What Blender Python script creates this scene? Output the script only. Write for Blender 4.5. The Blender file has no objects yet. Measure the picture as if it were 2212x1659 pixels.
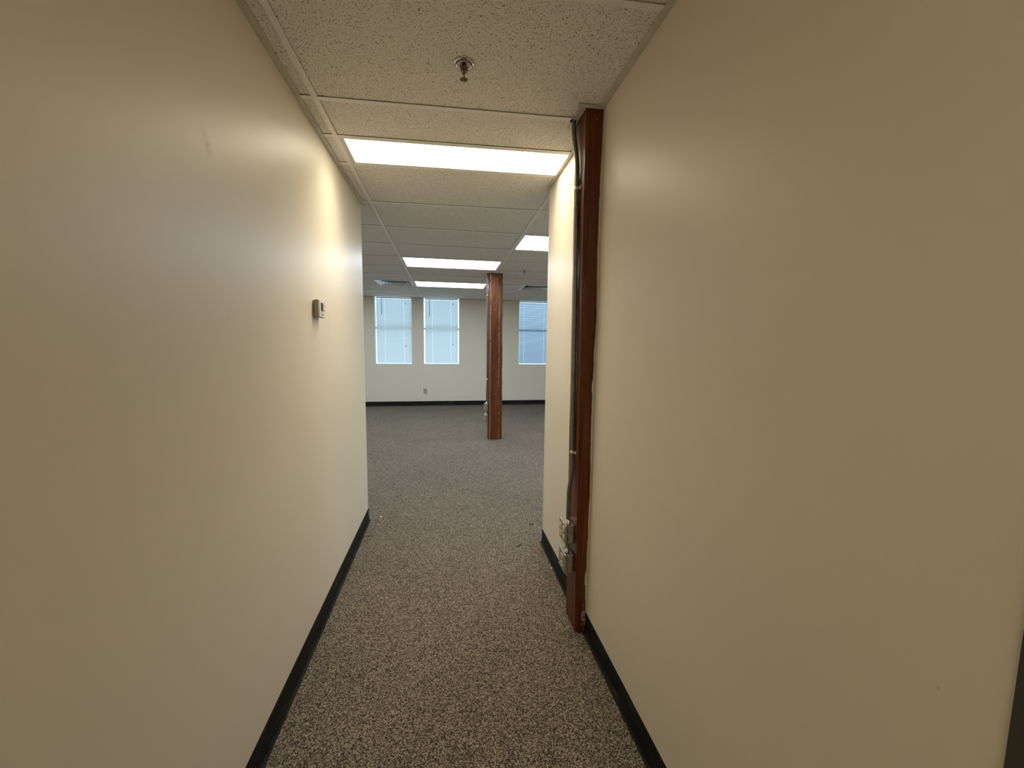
import bpy, bmesh, math, random
from mathutils import Vector, Matrix

# ------------------------------------------------------------------ camera
scene = bpy.context.scene
COL = scene.collection
EYE = 1.3921                      # camera height above the carpet
F_PX = 861.64                     # focal length in pixels of the 2212 px frame
PITCH, YAW, ROLL = -0.0983, 0.1640, 0.0122
cam_data = bpy.data.cameras.new('camera')
cam_data.sensor_width = 36.0
cam_data.lens = 36.0 * F_PX / 2212.0
cam_data.clip_start = 0.03
cam_data.clip_end = 200
cam = bpy.data.objects.new('camera', cam_data)
COL.objects.link(cam)
fwd = Vector((math.sin(YAW) * math.cos(PITCH), math.cos(YAW) * math.cos(PITCH), math.sin(PITCH)))
rgt = Vector((math.cos(YAW), -math.sin(YAW), 0))
upv = rgt.cross(fwd)
r2 = rgt * math.cos(ROLL) + upv * math.sin(ROLL)
u2 = -rgt * math.sin(ROLL) + upv * math.cos(ROLL)
cam.matrix_world = Matrix(((r2.x, u2.x, -fwd.x, 0), (r2.y, u2.y, -fwd.y, 0), (r2.z, u2.z, -fwd.z, EYE), (0, 0, 0, 1)))
scene.camera = cam

# ------------------------------------------------------------------ sky, exposure
world = bpy.data.worlds.new('overcast_sky')
scene.world = world
world.use_nodes = True
bg = world.node_tree.nodes['Background']
bg.inputs['Color'].default_value = (0.58, 0.82, 1.0, 1)
bg.inputs['Strength'].default_value = 3.2
vs = scene.view_settings
vs.view_transform = 'Standard'
vs.look = 'None'
vs.exposure = 0.0
vs.gamma = 1.0
vs.use_curve_mapping = False
WARM = (1.0, 0.88, 0.64)          # corridor tube colour
COOL = (0.86, 0.98, 1.06)          # office tube colour
WARM_W, ADDED_BACK_W, COOL_W = 6.6, 16.0, 12.5
random.seed(7)

# ------------------------------------------------------------------ helpers
def tag(o, label=None, cat=None, group=None, kind=None):
    if label: o['label'] = label
    if cat: o['category'] = cat
    if group: o['group'] = group
    if kind: o['kind'] = kind
    return o

def wloc(o):
    v = Vector((0, 0, 0))
    while o is not None:
        v += o.location
        o = o.parent
    return v

def empty(name, loc=(0, 0, 0), parent=None):
    o = bpy.data.objects.new(name, None)
    o.empty_display_size = 0.05
    COL.objects.link(o)
    o.location = loc
    if parent is not None:
        o.parent = parent
        o.location = Vector(loc) - wloc(parent)
    return o

class MB:
    """collects shapes given in world coordinates, links them as one mesh object"""
    def __init__(self):
        self.v, self.f, self.sm = [], [], []
    def quad(self, pts, smooth=False):
        n = len(self.v)
        self.v += [tuple(p) for p in pts]
        self.f.append(tuple(range(n, n + len(pts))))
        self.sm.append(smooth)
        return self
    def hexa(self, lo, hi):
        """lo, hi: 4 points each, counter-clockwise seen from above"""
        n = len(self.v)
        self.v += [tuple(p) for p in lo] + [tuple(p) for p in hi]
        k = len(lo)
        self.f.append(tuple(n + i for i in reversed(range(k))))
        self.f.append(tuple(n + k + i for i in range(k)))
        for i in range(k):
            j = (i + 1) % k
            self.f.append((n + i, n + j, n + k + j, n + k + i))
        self.sm += [False] * (k + 2)
        return self
    def box(self, x0, x1, y0, y1, z0, z1):
        a = [(x0, y0), (x1, y0), (x1, y1), (x0, y1)]
        return self.hexa([(x, y, z0) for x, y in a], [(x, y, z1) for x, y in a])
    def bar(self, p0, p1, w, z0, z1):
        """flat bar from p0 to p1 (xy) of width w"""
        d = Vector((p1[0] - p0[0], p1[1] - p0[1])).normalized()
        n = Vector((-d.y, d.x)) * (w / 2)
        a = [(p0[0] - n.x, p0[1] - n.y), (p0[0] + n.x, p0[1] + n.y), (p1[0] + n.x, p1[1] + n.y), (p1[0] - n.x, p1[1] - n.y)]
        a = a[::-1]
        return self.hexa([(x, y, z0) for x, y in a], [(x, y, z1) for x, y in a])
    def rings(self, rings, cap=True, smooth=True):
        n0 = len(self.v)
        k = len(rings[0])
        for r in rings:
            self.v += [tuple(p) for p in r]
        for i in range(len(rings) - 1):
            for j in range(k):
                j2 = (j + 1) % k
                self.f.append((n0 + i * k + j, n0 + i * k + j2, n0 + (i + 1) * k + j2, n0 + (i + 1) * k + j))
                self.sm.append(smooth)
        if cap:
            self.f.append(tuple(n0 + j for j in reversed(range(k)))); self.sm.append(False)
            m = n0 + (len(rings) - 1) * k
            self.f.append(tuple(m + j for j in range(k))); self.sm.append(False)
        return self
    def tube(self, pts, r, n=10, cap=True):
        pts = [Vector(p) for p in pts]
        rings = []
        ref = Vector((1, 0, 0))
        for i, p in enumerate(pts):
            d = (pts[min(i + 1, len(pts) - 1)] - pts[max(i - 1, 0)]).normalized()
            if abs(d.dot(ref)) > 0.9: ref = Vector((0, 1, 0))
            a = (ref - d * ref.dot(d)).normalized()
            b = d.cross(a)
            rr = r[i] if isinstance(r, (list, tuple)) else r
            rings.append([p + (a * math.cos(2 * math.pi * j / n) + b * math.sin(2 * math.pi * j / n)) * rr for j in range(n)])
        return self.rings(rings, cap)
    def lathe(self, c, prof, n=24, axis='z'):
        """prof: (radius, offset along axis) list"""
        rings = []
        for r, h in prof:
            ring = []
            for j in range(n):
                t = 2 * math.pi * j / n
                a, b = r * math.cos(t), r * math.sin(t)
                if axis == 'z': ring.append((c[0] + a, c[1] + b, c[2] + h))
                elif axis == 'x': ring.append((c[0] + h, c[1] + a, c[2] + b))
                else: ring.append((c[0] + a, c[1] + h, c[2] + b))
            rings.append(ring)
        return self.rings(rings, True)
    def build(self, name, mat, parent=None, bevel=0.0, seg=2, loc=None, autosm=False):
        me = bpy.data.meshes.new(name)
        base = wloc(parent) if parent is not None else Vector((0, 0, 0))
        own = Vector(loc) if loc is not None else base
        me.from_pydata([tuple(Vector(p) - own) for p in self.v], [], self.f)
        for p, s in zip(me.polygons, self.sm): p.use_smooth = s
        bm = bmesh.new(); bm.from_mesh(me)
        bmesh.ops.recalc_face_normals(bm, faces=bm.faces)
        if bevel > 0:
            ed = [e for e in bm.edges if len(e.link_faces) == 2 and e.calc_face_angle(0) > 0.5]
            bmesh.ops.bevel(bm, geom=ed, offset=bevel, segments=seg, affect='EDGES', profile=0.5)
        bm.to_mesh(me); bm.free()
        me.materials.append(mat)
        o = bpy.data.objects.new(name, me)
        COL.objects.link(o)
        if parent is not None:
            o.parent = parent
        o.location = own - base
        return o

def struct(o):
    o['kind'] = 'structure'
    return o

def copy_tree(o, delta, parent=None):
    c = o.copy()
    COL.objects.link(c)
    c.parent = parent
    if parent is None: c.location = o.location + Vector(delta)
    for ch in list(o.children):
        copy_tree(ch, delta, c)
    return c

# ------------------------------------------------------------------ materials
class NT:
    def __init__(self, name):
        self.m = bpy.data.materials.new(name)
        self.m.use_nodes = True
        self.t = self.m.node_tree
        self.b = self.t.nodes['Principled BSDF']
        self.out = self.t.nodes['Material Output']
    def n(self, typ, **kw):
        nd = self.t.nodes.new(typ)
        for k, v in kw.items():
            if k in nd.inputs.keys() and not hasattr(nd, k): nd.inputs[k].default_value = v
            else: setattr(nd, k, v)
        return nd
    def l(self, a, b): self.t.links.new(a, b)
    def val(self, sock, v):
        if hasattr(v, 'is_linked') or hasattr(v, 'links'): self.l(v, sock)
        else: sock.default_value = v
    def math(self, op, a, b=0.0, c=0.0, clamp=False):
        nd = self.t.nodes.new('ShaderNodeMath'); nd.operation = op; nd.use_clamp = clamp
        self.val(nd.inputs[0], a); self.val(nd.inputs[1], b); self.val(nd.inputs[2], c)
        return nd.outputs[0]
    def mix(self, fac, a, b, typ='MIX'):
        nd = self.t.nodes.new('ShaderNodeMix'); nd.data_type = 'RGBA'; nd.blend_type = typ
        self.val(nd.inputs[0], fac)
        self.val(nd.inputs[6], a if not isinstance(a, tuple) else (*a, 1)); self.val(nd.inputs[7], b if not isinstance(b, tuple) else (*b, 1))
        return nd.outputs[2]
    def coord(self, kind='Object'):
        return self.n('ShaderNodeTexCoord').outputs[kind]
    def mapping(self, vec, scale=(1, 1, 1), loc=(0, 0, 0)):
        nd = self.n('ShaderNodeMapping'); self.l(vec, nd.inputs['Vector'])
        nd.inputs['Scale'].default_value = scale; nd.inputs['Location'].default_value = loc
        return nd.outputs[0]
    def noise(self, vec, scale, detail=2, rough=0.5, dist=0.0):
        nd = self.n('ShaderNodeTexNoise'); self.l(vec, nd.inputs['Vector'])
        nd.inputs['Scale'].default_value = scale; nd.inputs['Detail'].default_value = detail
        nd.inputs['Roughness'].default_value = rough; nd.inputs['Distortion'].default_value = dist
        return nd.outputs[0]
    def ramp(self, fac, stops):
        nd = self.n('ShaderNodeValToRGB'); self.l(fac, nd.inputs[0])
        e = nd.color_ramp.elements
        while len(e) < len(stops): e.new(0.5)
        for el, (p, c) in zip(e, stops):
            el.position = p; el.color = (*c, 1) if len(c) == 3 else c
        return nd.outputs[0]
    def step(self, x, lo, hi):
        nd = self.n('ShaderNodeMapRange'); nd.interpolation_type = 'SMOOTHSTEP'
        self.val(nd.inputs[0], x); nd.inputs[1].default_value = lo; nd.inputs[2].default_value = hi
        return nd.outputs[0]
    def bump(self, h, strength=0.2, dist=0.002):
        nd = self.n('ShaderNodeBump'); self.l(h, nd.inputs['Height'])
        nd.inputs['Strength'].default_value = strength; nd.inputs['Distance'].default_value = dist
        self.l(nd.outputs[0], self.b.inputs['Normal'])
    def xyz(self, vec):
        nd = self.n('ShaderNodeSeparateXYZ'); self.l(vec, nd.inputs[0]); return nd.outputs
    def base(self, c, rough=0.5, metal=0.0, spec=0.5):
        if isinstance(c, tuple): self.b.inputs['Base Color'].default_value = (*c, 1)
        else: self.l(c, self.b.inputs['Base Color'])
        self.val(self.b.inputs['Roughness'], rough)
        self.b.inputs['Metallic'].default_value = metal
        self.b.inputs['Specular IOR Level'].default_value = spec
        return self.m

def plain(name, c, rough=0.5, metal=0.0, spec=0.5, var=0.08, scale=40):
    t = NT(name)
    n = t.noise(t.coord(), scale, 3)
    d = tuple(max(0, x * (1 - var)) for x in c); u = tuple(min(1, x * (1 + var)) for x in c)
    return t.base(t.ramp(n, [(0.3, d), (0.7, u)]), rough, metal, spec)

def paint_wall(name, marks=()):
    t = NT(name)
    co = t.coord()
    big = t.noise(co, 1.3, 2)
    col = t.ramp(big, [(0.3, (0.735, 0.675, 0.57)), (0.7, (0.765, 0.70, 0.59))])
    for (pos, rad, amp) in marks:
        vm = t.n('ShaderNodeVectorMath', operation='SUBTRACT'); t.l(co, vm.inputs[0]); vm.inputs[1].default_value = pos
        mp = t.mapping(vm.outputs[0], (1 / rad[0], 1 / rad[1], 1 / rad[2]))
        ln = t.n('ShaderNodeVectorMath', operation='LENGTH'); t.l(mp, ln.inputs[0])
        soft = t.step(ln.outputs['Value'], 1.0, 0.0)
        nz = t.step(t.noise(co, 90, 4, 0.7), 0.34, 0.62)
        m = t.math('MULTIPLY', t.math('MULTIPLY', soft, nz), amp)
        col = t.mix(m, col, (0.30, 0.25, 0.17))
    peel = t.noise(co, 260, 2)
    t.bump(peel, 0.06, 0.001)
    return t.base(col, 0.42, 0, 0.5)

M = {}
M['wall'] = paint_wall('cream_wall_paint', [((-0.607, 1.20, 1.895), (0.2, 0.034, 0.036), 0.5), ((-0.607, 1.185, 1.925), (0.2, 0.016, 0.02), 0.25), ((0.664, 0.401, 0.93), (0.2, 0.0035, 0.005), 0.7)])

def carpet():
    t = NT('flecked_loop_carpet')
    co = t.coord()
    a = t.noise(co, 250, 2, 0.6)
    v = t.n('ShaderNodeTexVoronoi', feature='F1'); t.l(co, v.inputs['Vector']); v.inputs['Scale'].default_value = 285
    sx = t.xyz(v.outputs['Color'])
    cell = t.math('ADD', t.math('MULTIPLY', sx[0], 0.6), t.math('MULTIPLY', a, 0.45))
    col = t.ramp(cell, [(0.18, (0.010, 0.0075, 0.0055)), (0.36, (0.062, 0.047, 0.034)), (0.60, (0.205, 0.17, 0.132)), (0.86, (0.45, 0.39, 0.32))])
    worn = t.noise(co, 1.6, 3)
    col = t.mix(t.step(worn, 0.35, 0.75), col, (0.9, 0.9, 0.9), 'MULTIPLY')
    h = t.math('SUBTRACT', t.math('MULTIPLY', sx[0], 0.4), v.outputs['Distance'])
    t.bump(h, 0.7, 0.004)
    return t.base(col, 0.95, 0, 0.15)
M['carpet'] = carpet()

def tile():
    t = NT('fissured_mineral_tile')
    oi = t.n('ShaderNodeObjectInfo')
    off = t.n('ShaderNodeVectorMath', operation='SCALE'); off.inputs[0].default_value = (37, 53, 0)
    t.l(oi.outputs['Random'], off.inputs['Scale'])
    ad = t.n('ShaderNodeVectorMath', operation='ADD'); t.l(t.coord(), ad.inputs[0]); t.l(off.outputs[0], ad.inputs[1])
    co = ad.outputs[0]
    na = t.noise(co, 108, 1.0, 0.5, 0.4)
    worm = t.step(t.math('ABSOLUTE', t.math('SUBTRACT', na, 0.5)), 0.030, 0.016)
    nb = t.noise(co, 165, 0)
    cut = t.step(nb, 0.47, 0.53)
    dash = t.math('MULTIPLY', worm, cut)
    v = t.n('ShaderNodeTexVoronoi', feature='F1'); t.l(co, v.inputs['Vector']); v.inputs['Scale'].default_value = 160
    dot = t.math('MULTIPLY', t.step(v.outputs['Distance'], 0.20, 0.12), t.step(t.xyz(v.outputs['Color'])[1], 0.60, 0.66))
    pit = t.math('MAXIMUM', dash, dot)
    col = t.mix(t.math('MULTIPLY', pit, 0.88), (0.87, 0.84, 0.795), (0.12, 0.085, 0.05))
    t.bump(t.math('SUBTRACT', 1.0, pit), 0.5, 0.002)
    return t.base(col, 0.9, 0, 0.2)
M['tile'] = tile()
M['tee'] = plain('painted_ceiling_grid', (0.88, 0.86, 0.82), 0.45, 0, 0.5, 0.04, 25)
M['angle'] = plain('wall_angle_paint', (0.62, 0.58, 0.52), 0.5, 0, 0.5, 0.1, 12)
M['hole'] = plain('dark_cavity', (0.008, 0.007, 0.006), 0.9, 0, 0.1)

def wood(name, edges, drips=False):
    """dark red-brown varnished timber; edges = x positions (object space) of worn arrises"""
    t = NT(name)
    co = t.coord()
    g = t.noise(t.mapping(co, (38, 38, 1.3)), 1.0, 5, 0.65, 1.2)
    f = t.noise(t.mapping(co, (220, 220, 5)), 1.0, 3, 0.6)
    big = t.noise(t.mapping(co, (4, 4, 0.9)), 1.0, 2)
    s = t.math('ADD', t.math('MULTIPLY', g, 0.65), t.math('ADD', t.math('MULTIPLY', f, 0.15), t.math('MULTIPLY', big, 0.25)))
    col = t.ramp(s, [(0.36, (0.036, 0.008, 0.0015)), (0.52, (0.105, 0.027, 0.005)), (0.70, (0.21, 0.066, 0.016))])
    x, y, z = t.xyz(co)
    wob = t.math('MULTIPLY', t.math('SUBTRACT', t.noise(t.mapping(co, (0, 0, 9)), 1.0, 3), 0.5), 0.010)
    brk = t.noise(t.mapping(co, (30, 30, 6)), 1.0, 4, 0.7)
    for (ex, w, thr) in edges:
        d = t.math('ABSOLUTE', t.math('SUBTRACT', t.math('ADD', x, wob), ex))
        m = t.math('MULTIPLY', t.step(d, w, w * 0.3), t.step(brk, thr, thr + 0.06))
        m = t.math('MULTIPLY', m, 0.8)
        col = t.mix(m, col, (0.46, 0.30, 0.20))
    speck = t.step(t.noise(co, 75, 2), 0.75, 0.775)
    col = t.mix(t.math('MULTIPLY', speck, 0.6), col, (0.5, 0.4, 0.3))
    if drips:
        near = t.step(z, 0.26, 0.05)
        pat = t.step(t.math('ADD', t.noise(t.mapping(co, (70, 70, 28)), 1.0, 4, 0.7), t.math('MULTIPLY', near, 0.20)), 0.64, 0.70)
        side = t.step(x, 0.022, 0.034)
        keep = t.step(z, 0.030, 0.045)
        m = t.math('MULTIPLY', t.math('MULTIPLY', pat, near), t.math('MULTIPLY', side, keep))
        col = t.mix(t.math('MULTIPLY', m, 0.75), col, (0.45, 0.42, 0.37))
    t.bump(t.math('ADD', g, t.math('MULTIPLY', f, 0.4)), 0.35, 0.003)
    t.b.inputs['Coat Weight'].default_value = 0.12
    t.b.inputs['Coat Roughness'].default_value = 0.25
    return t.base(col, 0.38, 0, 0.25)
M['wood_wall'] = wood('varnished_timber_wall_post', [(0.004, 0.003, 0.60)], True)
M['wood_free'] = wood('varnished_timber_free_post', [(-0.083, 0.006, 0.40), (0.044, 0.005, 0.42), (-0.020, 0.003, 0.58)])

def rubber():
    t = NT('black_vinyl_cove_base')
    co = t.coord()
    s = t.noise(t.mapping(co, (14, 5, 30)), 1.0, 5, 0.7)
    col = t.ramp(s, [(0.52, (0.004, 0.004, 0.0045)), (0.64, (0.022, 0.022, 0.021)), (0.78, (0.13, 0.125, 0.115))])
    return t.base(col, 0.6, 0, 0.22)
M['base'] = rubber()
M['emt'] = plain('galvanised_conduit', (0.20, 0.195, 0.18), 0.42, 0.75, 0.5, 0.15, 60)
M['steel'] = plain('galvanised_box_steel', (0.36, 0.34, 0.31), 0.42, 0.7, 0.5, 0.25, 90)
M['zinc'] = plain('zinc_strap', (0.62, 0.60, 0.55), 0.3, 0.9, 0.5, 0.1, 60)
M['ivory'] = plain('ivory_receptacle', (0.66, 0.60, 0.47), 0.4, 0, 0.5, 0.05)
M['slot'] = plain('dark_slot', (0.01, 0.009, 0.008), 0.7)
M['chrome'] = plain('chrome_plate', (0.62, 0.61, 0.58), 0.16, 1.0, 0.5, 0.03)
M['brass'] = plain('aged_brass', (0.20, 0.15, 0.09), 0.4, 0.85, 0.5, 0.2, 200)
M['plastic'] = plain('white_thermostat_plastic', (0.72, 0.68, 0.62), 0.4, 0, 0.5, 0.03)
M['plastic_dark'] = plain('grey_thermostat_base', (0.34, 0.30, 0.24), 0.5, 0, 0.5, 0.05)
M['lcd'] = plain('dark_lcd_glass', (0.035, 0.03, 0.02), 0.2, 0, 0.5, 0.1)
M['plate'] = plain('grey_beige_wall_plate', (0.36, 0.35, 0.30), 0.45, 0, 0.5, 0.04)
M['vent'] = plain('brushed_diffuser_metal', (0.74, 0.78, 0.84), 0.25, 0.35, 0.5, 0.06)
M['frame'] = plain('white_fixture_frame', (0.70, 0.69, 0.66), 0.4, 0, 0.5, 0.03)
M['white'] = plain('white_window_paint', (0.80, 0.81, 0.80), 0.4, 0, 0.5, 0.02)
M['door'] = plain('charcoal_door_paint', (0.050, 0.047, 0.040), 0.5, 0, 0.5, 0.06)
M['cord'] = plain('white_blind_cord', (0.82, 0.84, 0.86), 0.7, 0, 0.3, 0.02)
M['wand'] = plain('clear_grey_wand', (0.22, 0.26, 0.30), 0.25, 0, 0.5, 0.03)
M['chip'] = plain('pale_chip', (0.80, 0.74, 0.62), 0.7)
M['twig'] = plain('dark_lint', (0.03, 0.024, 0.016), 0.9)
M['leaf'] = plain('dry_green_leaf', (0.09, 0.085, 0.035), 0.8)

def lens(name, col, w):
    t = NT(name)
    pr = t.noise(t.mapping(t.coord(), (3, 9, 1)), 1.0, 1)
    e = t.n('ShaderNodeEmission')
    e.inputs['Color'].default_value = (*col, 1)
    t.l(t.math('MULTIPLY', t.math('ADD', t.math('MULTIPLY', pr, 0.1), 0.95), w), e.inputs['Strength'])
    t.l(e.outputs[0], t.out.inputs['Surface'])
    return t.m
M['lens_warm'] = lens('warm_lit_lens', WARM, WARM_W)
M['lens_added_back'] = lens('warm_lens_added_rear', WARM, ADDED_BACK_W)  # lens of the fill panels added behind the camera
M['lens_cool'] = lens('cool_lit_lens', COOL, COOL_W)

def slat_mat(name, dcol, tcol, w):
    t = NT(name)
    d = t.n('ShaderNodeBsdfDiffuse'); d.inputs['Color'].default_value = (*dcol, 1)
    tr = t.n('ShaderNodeBsdfTranslucent'); tr.inputs['Color'].default_value = (*tcol, 1)
    n = t.noise(t.coord(), 9, 2)
    mx = t.n('ShaderNodeMixShader'); t.l(t.math('ADD', t.math('MULTIPLY', n, 0.08), w - 0.04), mx.inputs[0])
    t.l(d.outputs[0], mx.inputs[1]); t.l(tr.outputs[0], mx.inputs[2])
    t.l(mx.outputs[0], t.out.inputs['Surface'])
    return t.m
M['slat'] = slat_mat('translucent_blind_slat', (0.80, 0.82, 0.83), (0.80, 0.84, 0.86), 0.44)
M['slat_dim_view'] = slat_mat('slat_tinted_for_dim_view', (0.42, 0.50, 0.60), (0.50, 0.60, 0.74), 0.30)  # slats darkened and blued in place of the shaded outdoors behind them

def glass():
    t = NT('window_pane_glass')
    tr = t.n('ShaderNodeBsdfTransparent'); tr.inputs['Color'].default_value = (0.93, 0.96, 0.96, 1)
    gl = t.n('ShaderNodeBsdfGlossy'); gl.inputs['Roughness'].default_value = 0.02
    fr = t.n('ShaderNodeFresnel'); fr.inputs['IOR'].default_value = 1.45
    mx = t.n('ShaderNodeMixShader'); t.l(fr.outputs[0], mx.inputs[0])
    t.l(tr.outputs[0], mx.inputs[1]); t.l(gl.outputs[0], mx.inputs[2])
    t.l(mx.outputs[0], t.out.inputs['Surface'])
    return t.m
M['glass'] = glass()

# ------------------------------------------------------------------ dimensions
H = 2.390                     # underside of the ceiling grid
ZT = H + 0.0045               # underside of the tiles, top of the walls
XL, XR = -0.6073, 0.664       # corridor wall faces
YL, YR = 3.150, 2.620         # ends of the corridor walls
YF = 9.0977                   # far wall face
RX0, RX1 = -4.184, 4.349      # office side walls
YB = -5.20                    # end of the corridor behind the camera
TX0, TP, T0, TD = -0.527, 1.2192, 1.855, 0.6096
XG = [TX0 + TP * i for i in range(-3, 5)]

def gy(k, x):
    """y of grid line k at x: the corridor cross tees run slightly askew"""
    s = 0.038 if k <= 2 else 0.0
    return T0 + TD * k - s * (min(max(x, -0.65), 0.70) - TX0)

# ------------------------------------------------------------------ floor and walls
f = MB().box(RX0 - 0.3, RX1 + 0.3, YB - 0.3, YF + 0.3, -0.06, 0.0).build('floor', M['carpet'])
struct(f)

struct(MB().box(XL - 0.12, XL, YB, YL, 0, ZT).build('wall_left', M['wall']))
struct(MB().box(RX0, XL - 0.12, YL - 0.12, YL, 0, ZT).build('wall_office_left_return', M['wall']))
# right wall: two lengths with the timber post standing between them
PB, PT = 1.736, 1.716         # y of the post's near face at floor and ceiling
PFB, PFT = 1.896, 1.868       # y of its far face
DY0, DY1, DH = -0.62, 0.330, 2.06
w = MB()
w.hexa([(XR, DY1, 0), (XR + .12, DY1, 0), (XR + .12, PB, 0), (XR, PB, 0)], [(XR, DY1, ZT), (XR + .12, DY1, ZT), (XR + .12, PT, ZT), (XR, PT, ZT)])
w.box(XR, XR + .12, DY0, DY1, DH, ZT)
w.box(XR, XR + .12, YB, DY0, 0, ZT)
wr = struct(w.build('wall_right', M['wall']))
w = MB()
w.hexa([(XR, PFB, 0), (XR + .12, PFB, 0), (XR + .12, YR, 0), (XR, YR, 0)], [(XR, PFT, ZT), (XR + .12, PFT, ZT), (XR + .12, YR, ZT), (XR, YR, ZT)])
w.box(XR + .12, RX1, YR - .12, YR, 0, ZT)
wr2 = struct(w.build('wall_right_beyond_post', M['wall']))
struct(MB().box(XL - .12, XR + .12, YB - .12, YB, 0, ZT).build('wall_back', M['wall']))
struct(MB().box(RX0 - .15, RX0, YL - .12, YF + .30, 0, ZT).build('wall_office_left', M['wall']))
struct(MB().box(RX1, RX1 + .15, YR - .12, YF + .30, 0, ZT).build('wall_office_right', M['wall']))

# far wall with three window openings
WZ0 = 0.932
WINS = [(-1.522, -0.748), (-0.487, 0.287), (1.660, 2.434)]
w = MB()
WD = 0.095
w.box(RX0, RX1, YF, YF + WD, 0, WZ0)
xs = [RX0] + [v for p in WINS for v in p] + [RX1]
for i in range(0, len(xs), 2):
    w.box(xs[i], xs[i + 1], YF, YF + WD, WZ0, ZT)
struct(w.build('wall_far', M['wall']))

# irregular drywall edge where the near right wall meets the post
w = MB()
n = 150
rnd = random.Random(3)
wd = 0.003
prev = None
rows = []
for i in range(n + 1):
    z = 0.10 + (ZT - 0.10) * i / n
    wd += rnd.uniform(-0.0012, 0.0012)
    wd = min(max(wd, 0.0015), 0.006)
    e = wd + (0.007 if 0.24 < z < 0.30 else 0) + (0.003 if 0.17 < z < 0.24 else 0) + (0.004 if 1.18 < z < 1.22 else 0) + 0.002 * math.sin(z * 7)
    y = PB + (PT - PB) * z / H
    rows.append([(XR - e, y - 0.0005, z), (XR - e * 0.6, y - 0.0035, z), (XR + 0.0005, y - 0.0045, z), (XR + 0.0005, y - 0.0005, z)])
w.rings(rows, True, True)
w.build('drywall_edge', M['wall'], wr)

# ------------------------------------------------------------------ baseboards (vinyl cove base)
def cove(path, name):
    """path: list of (x, y); room is on the right-hand side of the travel direction"""
    prof = [(0.000, 0.0), (0.014, 0.0), (0.0135, 0.004), (0.008, 0.010), (0.0045, 0.020), (0.0035, 0.035), (0.0035, 0.100), (0.002, 0.103), (0.0, 0.103)]
    pts = [Vector(p) for p in path]
    rings = []
    for i, p in enumerate(pts):
        d0 = (p - pts[i - 1]).normalized() if i else (pts[1] - p).normalized()
        d1 = (pts[i + 1] - p).normalized() if i < len(pts) - 1 else d0
        n0, n1 = Vector((d0.y, -d0.x)), Vector((d1.y, -d1.x))
        m = (n0 + n1).normalized(); m = m / max(0.3, m.dot(n0))
        rings.append([(p.x + m.x * a, p.y + m.y * a, z) for a, z in prof])
    return struct(MB().rings(rings, True, False).build(name, M['base']))
cove([(XL, YB), (XL, YL), (RX0, YL)], 'baseboard_left')
cove([(XR, PB - 0.004), (XR, DY1 + 0.004)], 'baseboard_right')
cove([(RX1, YR), (XR, YR), (XR, PFB + 0.002)], 'baseboard_right_beyond_post')
cove([(RX0, YF), (RX1, YF)], 'baseboard_far')

# ------------------------------------------------------------------ ceiling
ceil = struct(empty('ceiling', (0, 0, H)))
LIGHTS = [(3, 5), (3, 8), (4, 3)]          # (column, row) of the office troffers in view
ADDED_BACK_LIGHTS = [(3, -5), (3, -10)]   # one-by-four troffers added behind camera to brighten the walls: near half of cell
ADDED_LIGHTS = [(1, 4), (5, 6), (1, 8), (6, 3)]  # office troffers added out of view to brighten the room
VENTS = {(2, 8): 'right', (4, 8): 'right'}
def add_tile(x0, x1, k0, k1):
    a = [(x0, gy(k0, x0)), (x1, gy(k0, x1)), (x1, gy(k1, x1)), (x0, gy(k1, x0))]
    c = ((x0 + x1) / 2, (a[0][1] + a[2][1]) / 2, ZT)
    MB().hexa([(x, y, ZT) for x, y in a], [(x, y, ZT + 0.016) for x, y in a]).build('ceiling_tile', M['tile'], ceil, loc=c)
def add_cross(x0, x1, k):
    MB().bar((x0 + .012, gy(k, x0)), (x1 - .012, gy(k, x1)), 0.024, H, H + 0.0012).build('cross_tee', M['tee'], ceil)
ROWS = list(range(-12, 12))
def in_plan(c, k):
    if k <= 0: return c in (2, 3)
    if k == 1: return c >= 2
    return True
for k in ROWS:
    for c in range(7):
        if not in_plan(c, k): continue
        x0, x1 = XG[c], XG[c + 1]
        if (c, k) in LIGHTS or (c, k) in ADDED_LIGHTS: continue
        if (c, k) in VENTS:
            add_tile(x0, x1 - TD, k, k + 1)
            continue
        if k == 0:
            add_tile(x0, x1, 0, 0.5)
            if c == 2: add_tile(x0, x1, 0.5, 1)
            continue
        if (c, k) in ADDED_BACK_LIGHTS:
            add_tile(x0, x1, k + 0.5, k + 1); continue
        add_tile(x0, x1, k, k + 1)
for k in sorted(ROWS + [0.5]):
    for c in range(7):
        if not in_plan(c, int(math.floor(k))): continue
        x0, x1 = XG[c], XG[c + 1]
        if k <= 1:
            if c == 2: x0 = XL + 0.010
            if c == 3: x1 = XR - 0.010
        if k == 0: x1 = min(x1, 0.575) if c == 3 else x1
        add_cross(x0, x1, k)
def add_main(x, y0, y1):
    MB().bar((x, y0), (x, y1), 0.024, H - 0.0008, H + 0.0012).build('main_tee', M['tee'], ceil)
P2X0, P2X1, P2Y0, P2Y1 = 0.604, 0.808, 5.717, 5.915
for x in XG[1:-1]:
    if abs(x - TX0) < 1e-6: add_main(x, YB, YF)
    elif abs(x - (TX0 + TP)) < 1e-6:
        add_main(x, YR - 0.02, P2Y0 - 0.004); add_main(x, P2Y1 + 0.004, YF)
    elif x < 0: add_main(x, YL, YF)
    else: add_main(x, YR, YF)
for (c, k) in VENTS:
    xm = XG[c + 1] - TD
    MB().bar((xm, gy(k, xm) + .012), (xm, gy(k + 1, xm) - .012), 0.024, H, H + 0.0012).build('cross_tee', M['tee'], ceil)
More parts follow.
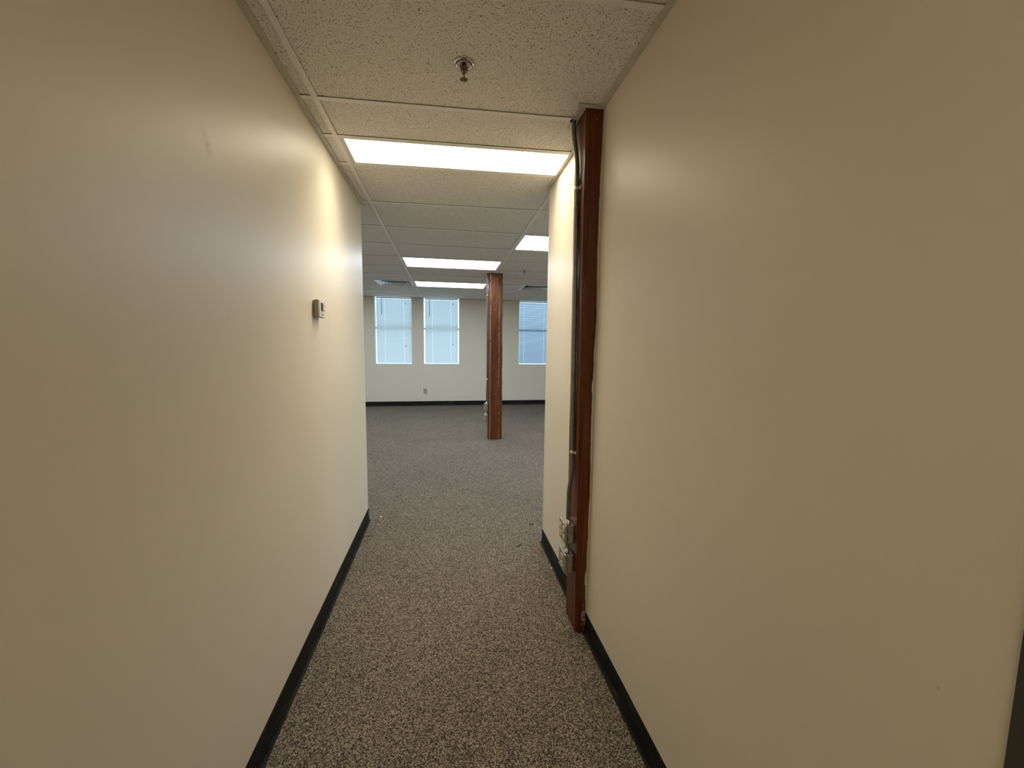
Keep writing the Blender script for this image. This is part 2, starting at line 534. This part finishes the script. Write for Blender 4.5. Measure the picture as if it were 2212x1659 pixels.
# wall angles
def angle(x0, x1, y0, y1):
    MB().box(x0, x1, y0, y1, H - 0.001, H + 0.0012).build('wall_angle', M['angle'], ceil)
angle(XL, XL + 0.024, YB, YL + 0.02)
angle(XR - 0.024, XR, YB, PT - 0.001)
angle(XR - 0.022, XR, PFT + 0.004, YR)
angle(RX0, RX1, YF - 0.022, YF)
# pieces of angle framing the hole cut for the wall post
angle(0.548, XR - 0.024, PT - 0.024, PT - 0.002)
MB().hexa([(0.560, PT - 0.002, H - .002), (0.586, PT - 0.002, H - .002), (0.586, PFT + 0.02, H - .002), (0.560, PFT + 0.02, H - .002)],
          [(0.560, PT - 0.002, H), (0.586, PT - 0.002, H), (0.586, PFT + 0.02, H), (0.560, PFT + 0.02, H)]).build('wall_angle', M['angle'], ceil)
angle(0.560, XR - 0.022, PFT + 0.006, PFT + 0.030)

# ------------------------------------------------------------------ recessed troffers
def troffer(name, quad, lensmat, label, group=None, fr=0.024, down=0.0):
    """quad: 4 xy corners counter-clockwise from near left"""
    cx = sum(p[0] for p in quad) / 4; cy = sum(p[1] for p in quad) / 4
    root = empty(name, (cx, cy, H))
    tag(root, label, 'ceiling light', group)
    def inset(d):
        sx = [1, -1, -1, 1]; sy = [1, 1, -1, -1]
        return [(p[0] + sx[i] * d, p[1] + sy[i] * d) for i, p in enumerate(quad)]
    o, a = inset(0.0), inset(fr)
    w = MB()
    z0, z1 = H + 0.0014, H + 0.008
    for i in range(4):
        j = (i + 1) % 4
        w.hexa([(*o[i], z0), (*o[j], z0), (*a[j], z0), (*a[i], z0)], [(*o[i], z1), (*o[j], z1), (*a[j], z1), (*a[i], z1)])
    w.build('door_frame', M['frame'], root)
    w = MB(); w.quad([(*p, H + 0.006) for p in a[::-1]])
    w.hexa([(*p, H + 0.006) for p in a], [(*p, H + 0.0075) for p in a])
    w.f = w.f[1:]; w.sm = w.sm[1:]; w.v = w.v
    w.build('lens', lensmat, root)
    w = MB()
    h = inset(0.002)
    w.hexa([(*p, H + 0.0085) for p in h], [(*p, H + 0.09) for p in h])
    w.build('housing', M['frame'], root)
    if down > 0:      # the prismatic lens throws most of the tubes' light downwards
        la = bpy.data.lights.new('tube_light', 'AREA')
        la.shape = 'RECTANGLE'; la.size = a[1][0] - a[0][0]; la.size_y = a[3][1] - a[0][1]
        la.energy = down; la.color = WARM; la.spread = math.radians(118)
        lo = bpy.data.objects.new('tube_light', la); COL.objects.link(lo)
        lo.parent = root; lo.location = (0, 0, 0.004)
    return root
q = [(TX0 + .012, gy(.5, TX0)), (XR, gy(.5, XR)), (XR, gy(1, XR)), (TX0 + .012, gy(1, TX0))]
troffer('ceiling_light', q, M['lens_warm'], 'narrow lit warm white light panel across the corridor ceiling', None, 0.022, 9.0)
for (c, k) in ADDED_BACK_LIGHTS:
    q = [(TX0 + .012, gy(k, TX0)), (XR, gy(k, XR)), (XR, gy(k + .5, XR)), (TX0 + .012, gy(k + .5, TX0))]
    troffer('ceiling_light', q, M['lens_added_back'], 'narrow warm fill light added in the corridor ceiling beside the door' if k == -5 else 'narrow warm fill light added at the closed end of the corridor', None, 0.022)
light_labels = {(3, 5): 'lit white light panel in front of the free-standing timber post', (3, 8): 'lit white light panel in line with the left air vent, nearest the windows',
                (1, 4): 'added white fill light over the left side of the office near the corridor', (1, 8): 'added white fill light over the left side of the office by the far wall',
                (5, 6): 'added white fill light to the right of the free-standing timber post', (6, 3): 'added white fill light beside the right wall of the office',
                (4, 3): 'lit white light panel half hidden by the end of the right corridor wall'}
for (c, k) in LIGHTS + ADDED_LIGHTS:
    x0, x1 = XG[c], XG[c + 1]
    q = [(x0, gy(k, x0)), (x1, gy(k, x1)), (x1, gy(k + 1, x1)), (x0, gy(k + 1, x0))]
    troffer('ceiling_light', q, M['lens_cool'], light_labels.get((c, k), 'lit white light panel in the office ceiling away from the corridor opening'), 'two by four office light panels', 0.030)

# ------------------------------------------------------------------ air vents
def vent(x1, k, label):
    x0 = x1 - TD
    y0, y1 = T0 + TD * k, T0 + TD * (k + 1)
    cx, cy = (x0 + x1) / 2, (y0 + y1) / 2
    root = empty('ceiling_vent', (cx, cy, H))
    tag(root, label, 'air vent', 'square ceiling air vents')
    def ring(a0, z0, a1, z1, th, name, mat):
        w = MB()
        def sq(a, z): return [(cx - a, cy - a, z), (cx + a, cy - a, z), (cx + a, cy + a, z), (cx - a, cy + a, z)]
        A, B, C, D = sq(a0, z0), sq(a1, z1), sq(a1, z1 + th), sq(a0, z0 + th)
        for i in range(4):
            j = (i + 1) % 4
            w.quad([A[i], A[j], B[j], B[i]]); w.quad([D[j], D[i], C[i], C[j]])
            w.quad([A[j], A[i], D[i], D[j]]); w.quad([B[i], B[j], C[j], C[i]])
        return w.build(name, mat, root)
    ring(0.304, H + 0.0016, 0.262, H + 0.0016, 0.004, 'frame', M['vent'])
    ring(0.262, H + 0.003, 0.205, H + 0.040, 0.002, 'vane', M['vent'])
    ring(0.215, H - 0.006, 0.150, H + 0.036, 0.002, 'vane', M['vent'])
    ring(0.155, H - 0.006, 0.095, H + 0.036, 0.002, 'vane', M['vent'])
    ring(0.100, H - 0.006, 0.050, H + 0.030, 0.002, 'vane', M['vent'])
    w = MB().box(cx - .055, cx + .055, cy - .055, cy + .055, H + 0.012, H + 0.015)
    w.build('centre_plate', M['vent'], root)
    w = MB().box(cx - .300, cx + .300, cy - .300, cy + .300, H + 0.075, H + 0.08)
    for sx in (-1, 1):
        w.box(cx + sx * .300 - .003, cx + sx * .300 + .003, cy - .3, cy + .3, H + 0.006, H + 0.075)
        w.box(cx - .3, cx + .3, cy + sx * .300 - .003, cy + sx * .300 + .003, H + 0.006, H + 0.075)
    w.build('plenum', M['hole'], root)
vent(XG[3], 8, 'square louvred metal air vent beside the far light panel')
vent(XG[5], 8, 'square louvred metal air vent to the right of the free-standing timber post')

# ------------------------------------------------------------------ sprinklers
def sprinkler(x, y, label, drop=0.055):
    z = ZT
    root = empty('fire_sprinkler', (x, y, z))
    tag(root, label, 'sprinkler', 'pendent fire sprinklers')
    MB().lathe((x, y, z), [(0.0375, 0.0), (0.0375, -0.002), (0.034, -0.006), (0.030, -0.0065), (0.026, -0.004), (0.0255, 0.0)], 36).build('escutcheon', M['chrome'], root)
    MB().lathe((x, y, z), [(0.0245, 0.001), (0.0245, -0.009), (0.0225, -0.010), (0.0205, -0.006), (0.0205, -0.001)], 32).build('inner_cup', M['chrome'], root)
    MB().lathe((x, y, z), [(0.0105, 0.0), (0.0105, -0.010), (0.012, -0.011), (0.012, -0.017), (0.008, -0.019), (0.006, -0.021)], 6).build('body', M['brass'], root)
    w = MB()
    for s in (-1, 1):
        w.tube([(x + s * .009, y, z - .016), (x + s * .010, y, z - .024), (x + s * .006, y, z - .031), (x + s * .001, y, z - .036)], 0.0022, 8)
    w.build('yoke_arms', M['brass'], root)
    MB().tube([(x, y, z - .019), (x, y, z - .032), (x, y, z - drop + .002)], [0.0026, 0.0026, 0.0022], 8).build('bulb', M['brass'], root)
    w = MB()
    top, bot = [], []
    n = 48
    for j in range(n):
        t = 2 * math.pi * j / n
        r = 0.0145 if (j % 4) < 2 else 0.0105
        top.append((x + r * math.cos(t), y + r * math.sin(t), z - drop + 0.0015)); bot.append((x + r * math.cos(t), y + r * math.sin(t), z - drop))
    w.rings([bot, top], True, False)
    w.build('deflector', M['brass'], root)
sprinkler(0.067, 1.547, 'chrome and brass pendent fire sprinkler in the corridor ceiling tile')
sprinkler(1.045, 5.43, 'small dark fire sprinkler in the office ceiling beyond the corridor')

# ------------------------------------------------------------------ timber posts
def post(name, secs, mat, label, loc, jit, seed):
    """secs(z) -> list of xy points, counter-clockwise"""
    root = empty(name, loc)
    tag(root, label, 'post', 'dark stained timber posts')
    rnd = random.Random(seed)
    n = 90
    k = len(secs(0))
    wob = [0.0] * k
    rings = []
    for i in range(n + 1):
        z = ZT * i / n
        ring = []
        for j, (x, y) in enumerate(secs(z)):
            wob[j] = 0.8 * wob[j] + rnd.uniform(-jit[j], jit[j])
            ring.append((x + wob[j], y + wob[j] * 0.5, z))
        rings.append(ring)
    MB().rings(rings, True, False).build('shaft', mat, root)
    return root
def sec1(z):
    t = z / H
    xl = 0.6135 + (0.5885 - 0.6135) * t
    yn, yf = PB + (PT - PB) * t, PFB + (PFT - PFB) * t
    c = 0.013
    return [(xl + c, yn), (0.780, yn), (0.780, yf), (xl + .006, yf), (xl, yf - .006), (xl, yn + c * .55)]
post('timber_post', sec1, M['wood_wall'], 'dark stained timber post set into the right corridor wall', (0.6135, PB, 0), [.0012, 0, 0, 0, .0006, .0009], 5)
def sec2(z):
    t = z / H
    dx = -0.008 * t
    x0, x1, y0, y1 = P2X0 + dx, P2X1 + dx, P2Y0, P2Y1
    return [(x0 + .022, y0), (x1 - .056, y0), (x1, y0 + .030), (x1, y1 - .02), (x1 - .02, y1), (x0 + .02, y1), (x0, y1 - .02), (x0, y0 + .022)]
post('timber_post', sec2, M['wood_free'], 'worn dark timber post standing free on the office carpet', (0.706, 5.816, 0), [.0016] * 8, 9)

# ------------------------------------------------------------------ conduits and outlet boxes on the posts
def smooth_path(pts, n=8):
    pts = [Vector(p) for p in pts]
    out = []
    for i in range(len(pts) - 1):
        p0, p1, p2, p3 = pts[max(i - 1, 0)], pts[i], pts[i + 1], pts[min(i + 2, len(pts) - 1)]
        for j in range(n):
            t = j / n
            out.append(0.5 * ((2 * p1) + (p2 - p0) * t + (2 * p0 - 5 * p1 + 4 * p2 - p3) * t * t + (-p0 + 3 * p1 - 3 * p2 + p3) * t ** 3))
    out.append(pts[-1])
    return out

def conduit(face, yc, zt, zb, xbox, label, r=0.0100, topx=-0.010, topy=0.03, dark_ring=True):
    """runs down the -x face of a post; face(z) gives that face's x"""
    root = empty('conduit', (xbox, yc, zb))
    tag(root, label, 'conduit', 'grey metal conduits on the timber posts')
    fx = lambda z: face(z) - r - 0.0015
    pts = [(fx(zt) + topx, yc + topy, zt), (fx(zt) + topx, yc + topy, zt - .02), (fx(zt) + topx * .9, yc + topy * .85, zt - .07), (fx(2.22) + topx * .15, yc + topy * .15, 2.22), (fx(2.15), yc, 2.15)]
    pts += [(fx(z), yc, z) for z in (2.05, 1.7, 1.3, 0.95, 0.84)]
    pts += [(fx(.80) - .001, yc, .79), (xbox + .001, yc, .70), (xbox, yc, .66), (xbox, yc, zb)]
    MB().tube(smooth_path(pts, 6), r, 14).build('pipe', M['emt'], root)
    for z in (2.09, 0.885):
        x = fx(z)
        w = MB().lathe((x, yc, z - .009), [(r + .0004, 0), (r + .0016, 0), (r + .0016, .018), (r + .0004, .018)], 16)
        w.build('strap', M['zinc'], root)
        w = MB().box(face(z) - .004, face(z) - .0012, yc - r - .020, yc - r + .002, z - .009, z + .009)
        w.lathe((face(z) - .004, yc - r - .011, z), [(.0045, 0), (.0045, -.0025), (.002, -.0035)], 10, 'x')
        w.build('strap_ear', M['zinc'], root)
    MB().lathe((xbox, yc, zb), [(.016, 0.0), (.016, .006), (.0135, .007), (.0135, .022), (.0122, .023)], 12).build('connector', M['zinc'], root)
    if dark_ring:
        x, y = pts[0][0], pts[0][1]
        MB().lathe((x, y, H - .0005), [(.0175, 0), (.0175, .004), (.0112, .004), (.0112, 0)], 20).build('hole_dark_ring', M['hole'], root)  # black ring stands in for the dark open hole round the pipe
    return root

def outlet_box(face, y0, y1, z0, z1, dep, gangs, label, knock, nipple=None):
    x1 = face((z0 + z1) / 2) - .001
    x0 = x1 - dep
    yc, zc = (y0 + y1) / 2, (z0 + z1) / 2
    root = empty('outlet_box', (x1, yc, z0))
    tag(root, label, 'outlet box', 'metal outlet boxes on the timber posts')
    MB().box(x0 + .012, x1, y0 + .003, y1 - .003, z0 + .003, z1 - .003).build('box_body', M['steel'], root, 0.006, 3)
    MB().box(x0, x0 + .0125, y0, y1, z0, z1).build('cover_plate', M['steel'], root, 0.005, 3)
    ys = [yc - .023, yc + .023] if gangs == 2 else [yc]
    for yy in ys:
        for s in (-1, 1):
            zz = zc + s * .0195
            ring = []
            for j in range(20):
                t = 2 * math.pi * j / 20
                ring.append((yy + .0165 * math.cos(t), zz + max(-.0125, min(.0125, .0165 * math.sin(t)))))
            rc = MB().rings([[(x0 - .0025, a, b) for a, b in ring], [(x0 + .001, a, b) for a, b in ring]], True, False).build('receptacle', M['ivory'], root)
            w = MB()
            w.box(x0 - .003, x0 - .0024, yy - .0072, yy - .0048, zz - .001, zz + .007)
            w.box(x0 - .003, x0 - .0024, yy + .0048, yy + .0072, zz - .001, zz + .006)
            w.box(x0 - .003, x0 - .0024, yy - .0022, yy + .0022, zz - .0085, zz - .0045)
            w.build('slots', M['slot'], rc)
    for (a, b) in ((y0 + .008, z1 - .008), (y1 - .008, z0 + .008)):
        MB().lathe((x0, a, b), [(.004, .0005), (.004, -.0015), (.002, -.0022)], 10, 'x').build('screw', M['zinc'], root)
    if knock:
        for zz in (zc - .024, zc + .024):
            MB().lathe(((x0 + x1) / 2 + .004, y0 + .003, zz), [(.0115, .0005), (.0115, -.0012), (.0098, -.0012), (.0095, -.0004)], 18, 'y').build('knockout', M['steel'], root)
    else:
        for zz in (zc - .016, zc + .016):
            MB().lathe((x0 + .016, y0 + .003, zz), [(.0022, .0005), (.0022, -.0004)], 8, 'y').build('screw_hole', M['slot'], root)
    if nipple:
        MB().lathe((x1 - .028, yc - .020, z1 - .003), [(.014, 0), (.014, .010), (.010, .011), (.010, nipple - .006), (.013, nipple - .005), (.013, nipple + .006)], 12).build('nipple', M['zinc'], root)
    return root

face1 = lambda z: 0.6135 + (0.5885 - 0.6135) * z / H
conduit(face1, 1.790, ZT, 0.531, 0.580, 'grey metal conduit bending down the corridor wall post to two boxes')
outlet_box(face1, 1.766, 1.872, 0.434, 0.532, 0.047, 2, 'upper metal box with four receptacles on the corridor wall post', False)
outlet_box(face1, 1.770, 1.872, 0.284, 0.382, 0.047, 1, 'lower metal box with two receptacles on the corridor wall post', True, 0.055)
face2 = lambda z: P2X0 - 0.008 * z / H - .002
conduit(face2, 5.790, ZT, 0.531, 0.583, 'thin grey conduit down the side of the free-standing office post', dark_ring=False, topx=0.0, topy=0.0)
outlet_box(face2, 5.752, 5.852, 0.424, 0.532, 0.047, 2, 'upper small metal outlet box on the free-standing office post', False)
outlet_box(face2, 5.752, 5.852, 0.262, 0.362, 0.047, 1, 'lower small metal outlet box on the free-standing office post', True, 0.065)

# ------------------------------------------------------------------ thermostat on the left wall
ty0, ty1, tz0, tz1 = 1.990, 2.082, 1.508, 1.590
th = empty('thermostat', (XL, (ty0 + ty1) / 2, tz0))
tag(th, 'small white digital thermostat mounted on the left corridor wall', 'thermostat')
MB().box(XL + .0005, XL + .010, ty0 + .003, ty1 - .003, tz0 + .003, tz1 - .003).build('back_plate', M['plastic_dark'], th, 0.003, 2)
MB().box(XL + .010, XL + .022, ty0, ty1, tz0, tz1).build('case', M['plastic_dark'], th, 0.003, 3)
cv = MB().box(XL + .022, XL + .030, ty0 + .001, ty1 - .001, tz0 + .001, tz1 - .001).build('front_cover', M['plastic'], th, 0.003, 3)
MB().box(XL + .0295, XL + .0306, ty0 + .022, ty0 + .056, tz0 + .030, tz0 + .068).build('screen', M['lcd'], th)
MB().box(XL + .0295, XL + .0312, ty0 + .022, ty0 + .058, tz0 + .0255, tz0 + .0285).build('screen_lip', M['plastic'], th)
for (a, b) in ((.030, .014), (.046, .014), (.072, .058), (.072, .036)):
    MB().lathe((XL + .0295, ty0 + a, tz0 + b), [(.0036, 0), (.0036, .0016), (.002, .002)], 12, 'x').build('button', M['lcd'], th)

# ------------------------------------------------------------------ wall outlet on the far wall
ox, oz = -0.466, 0.329
wo = empty('wall_outlet', (ox, YF, oz - .060))
tag(wo, 'grey beige duplex outlet plate low on the far wall under the windows', 'wall outlet')
MB().box(ox - .040, ox + .040, YF - .006, YF - .0003, oz - .060, oz + .060).build('plate', M['plate'], wo, 0.002, 2)
for s in (-1, 1):
    rc = MB().box(ox - .016, ox + .016, YF - .0085, YF - .0055, oz + s * .022 - .014, oz + s * .022 + .014).build('receptacle', M['plate'], wo, 0.002, 1)
    w = MB().box(ox - .007, ox - .005, YF - .009, YF - .0084, oz + s * .022 - .002, oz + s * .022 + .007)
    w.box(ox + .005, ox + .007, YF - .009, YF - .0084, oz + s * .022 - .002, oz + s * .022 + .006)
    w.build('slots', M['slot'], rc)

# ------------------------------------------------------------------ windows and blinds
SY = YF + 0.125                   # sash plane, behind the plastered reveal
for wi, (x0, x1) in enumerate(WINS):
    win = struct(empty('window_%d' % (wi + 1), ((x0 + x1) / 2, SY, WZ0)))
    zm = 1.725
    a, b, zlo = x0 - .045, x1 + .045, WZ0 - .050
    w = MB()
    w.box(a, b, YF + WD, SY + .08, zlo - .02, zlo)
    w.box(a, x0 - .030, YF + WD, SY + .08, zlo, ZT); w.box(x1 + .030, b, YF + WD, SY + .08, zlo, ZT)
    w.build('window_frame', M['white'], win)
    MB().box(x0, x1, YF - .004, YF + WD, WZ0, WZ0 + .010).build('window_sill', M['white'], win)
    for (za, zb, yy) in ((zlo, zm + .022, SY), (zm - .022, ZT, SY + .032)):
        w = MB()
        w.box(x0 - .030, x0 - .004, yy, yy + .03, za, zb); w.box(x1 + .004, x1 + .030, yy, yy + .03, za, zb)
        w.box(x0 - .004, x1 + .004, yy, yy + .03, za, za + .044); w.box(x0 - .004, x1 + .004, yy, yy + .03, zb - .044, zb)
        s = w.build('sash', M['white'], win)
        MB().box(x0 - .004, x1 + .004, yy + .012, yy + .016, za + .044, zb - .044).build('pane', M['glass'], s)

def blind(x0, x1, tilt, cords, wand, tassels, label, smat='slat'):
    yb = YF + 0.040
    zt, zb = H - 0.002, WZ0 + 0.032
    root = empty('window_blind', ((x0 + x1) / 2, yb, WZ0))
    tag(root, label, 'blind', 'white mini blinds in the far wall windows')
    MB().box(x0, x1, yb - .014, yb + .014, zt - .024, zt).build('head_rail', M['white'], root)
    MB().box(x0, x1, yb - .011, yb + .011, zb - .014, zb - .003).build('bottom_rail', M['white'], root, 0.003, 2)
    pitch = 0.0226
    n = int((zt - .030 - zb) / pitch)
    # one slat mesh, shallow curved strip, shared by all
    ca, sa = math.cos(tilt), math.sin(tilt)
    w = MB()
    def pt(x, j):
        u = (j / 6 - 0.5) * 0.0255
        h = 0.0016 * (1 - (2 * j / 6 - 1) ** 2)
        return (x, u * ca - h * sa, u * sa + h * ca)
    edge = [x0 + .002]
    for xc in cords: edge += [xc - .0024, xc + .0024]      # punched route holes for the cords
    edge.append(x1 - .002)
    for i in range(len(edge) - 1):
        for j in range(6):
            if i % 2 == 1 and j in (1, 2, 3, 4): continue
            w.quad([pt(edge[i], j), pt(edge[i + 1], j), pt(edge[i + 1], j + 1), pt(edge[i], j + 1)], True)
    first = None
    for i in range(n):
        z = zb + pitch * (i + .5)
        if first is None:
            first = w.build('slat', M[smat], None)
            o = first
        else:
            o = first.copy(); COL.objects.link(o)
        o.parent = root
        base = wloc(root)
        o.location = Vector((-base.x, 0, z - base.z))
    for xc in cords:
        w = MB()
        w.box(xc - .0009, xc + .0009, yb - .0009, yb + .0009, zb - .003, zt - .024)
        w.build('lift_cord', M['cord'], root)
    if wand is not None:
        MB().tube([(wand, yb - .022, zt - .02), (wand, yb - .022, 2.0)], 0.0055, 8).build('tilt_wand', M['wand'], root)
    for (xc, z) in tassels:
        MB().tube([(xc, yb - .018, zt - .02), (xc, yb - .018, z + .02)], 0.0011, 6).build('pull_cord', M['cord'], root)
        MB().lathe((xc, yb - .018, z - .02), [(.004, 0), (.009, .004), (.007, .02), (.003, .04)], 10).build('tassel', M['wand'], root)
blind(-1.496, -0.750, math.radians(66), (-1.312, -0.912), -1.380, ((-0.880, 2.262), (-0.876, 1.340)), 'white mini blind closed in the window furthest from the timber posts')
blind(-0.462, 0.264, math.radians(66), (-0.296, 0.108), -0.361, ((0.148, 2.272), (0.146, 1.380)), 'white mini blind closed in the window above the wall outlet')
blind(1.668, 2.426, math.radians(56), (1.778, 2.247), None, (), 'mini blind with open slats tinted for dim outdoors, window right of the posts', 'slat_dim_view')

# ------------------------------------------------------------------ door in the right wall beside the camera
door = struct(empty('door_1', (XR, (DY0 + DY1) / 2, 0)))
w = MB()
w.box(XR - .004, XR + .12, DY1 - .055, DY1, 0, DH); w.box(XR - .004, XR + .12, DY0, DY0 + .055, 0, DH)
w.box(XR - .004, XR + .12, DY0 + .055, DY1 - .055, DH - .055, DH)
w.build('door_frame', M['door'], door)
MB().box(XR + .03, XR + .072, DY0 + .058, DY1 - .058, .008, DH - .058).build('door_leaf', M['door'], door)
w = MB().lathe((XR + .03, DY0 + .12, 0.98), [(.026, 0), (.026, -.006), (.010, -.008), (.010, -.035), (.024, -.042), (.027, -.055), (.018, -.066)], 20, 'x')
w.build('door_knob', M['chrome'], door)

# ------------------------------------------------------------------ bits of litter on the carpet
def flake(name, x, y, r, mat, label, seed, cat='debris', th=0.003):
    rnd = random.Random(seed)
    k = 7
    a = [(x + r * rnd.uniform(.5, 1) * math.cos(2 * math.pi * j / k), y + r * .7 * rnd.uniform(.5, 1) * math.sin(2 * math.pi * j / k)) for j in range(k)]
    w = MB().hexa([(p, q, 0.0005) for p, q in a], [(x + (p - x) * .7, y + (q - y) * .7, th * rnd.uniform(.6, 1.4)) for p, q in a])
    tag(w.build(name, mat, None, loc=(x, y, 0)), label, cat)
def strand(name, pts, r, mat, label):
    w = MB().tube(smooth_path([(x, y, r) for x, y in pts], 4), r, 6)
    tag(w.build(name, mat, None, loc=(pts[0][0], pts[0][1], 0)), label, 'debris')
flake('paint_chip', -0.522, 3.213, 0.012, M['chip'], 'small pale chip on the carpet by the end of the left wall', 1, th=0.006)
flake('paint_chip', 0.645, 2.298, 0.007, M['chip'], 'tiny pale crumb beside the right baseboard beyond the post', 2, th=0.005)
strand('lint_strand', [(-0.590, 2.890), (-0.565, 2.895), (-0.545, 2.888), (-0.525, 2.892)], 0.0016, M['twig'], 'thin dark thread on the carpet near the left baseboard')
strand('lint_strand', [(0.632, 2.922), (0.650, 2.916), (0.668, 2.919)], 0.0026, M['twig'], 'dark twig on the carpet off the end of the right wall')
strand('lint_strand', [(0.482, 2.595), (0.500, 2.606), (0.517, 2.613)], 0.0026, M['twig'], 'short dark twig on the carpet between the corridor walls')
flake('leaf_scrap', -0.580, 2.121, 0.013, M['leaf'], 'dry greenish leaf scrap lying against the left baseboard', 4, th=0.004)
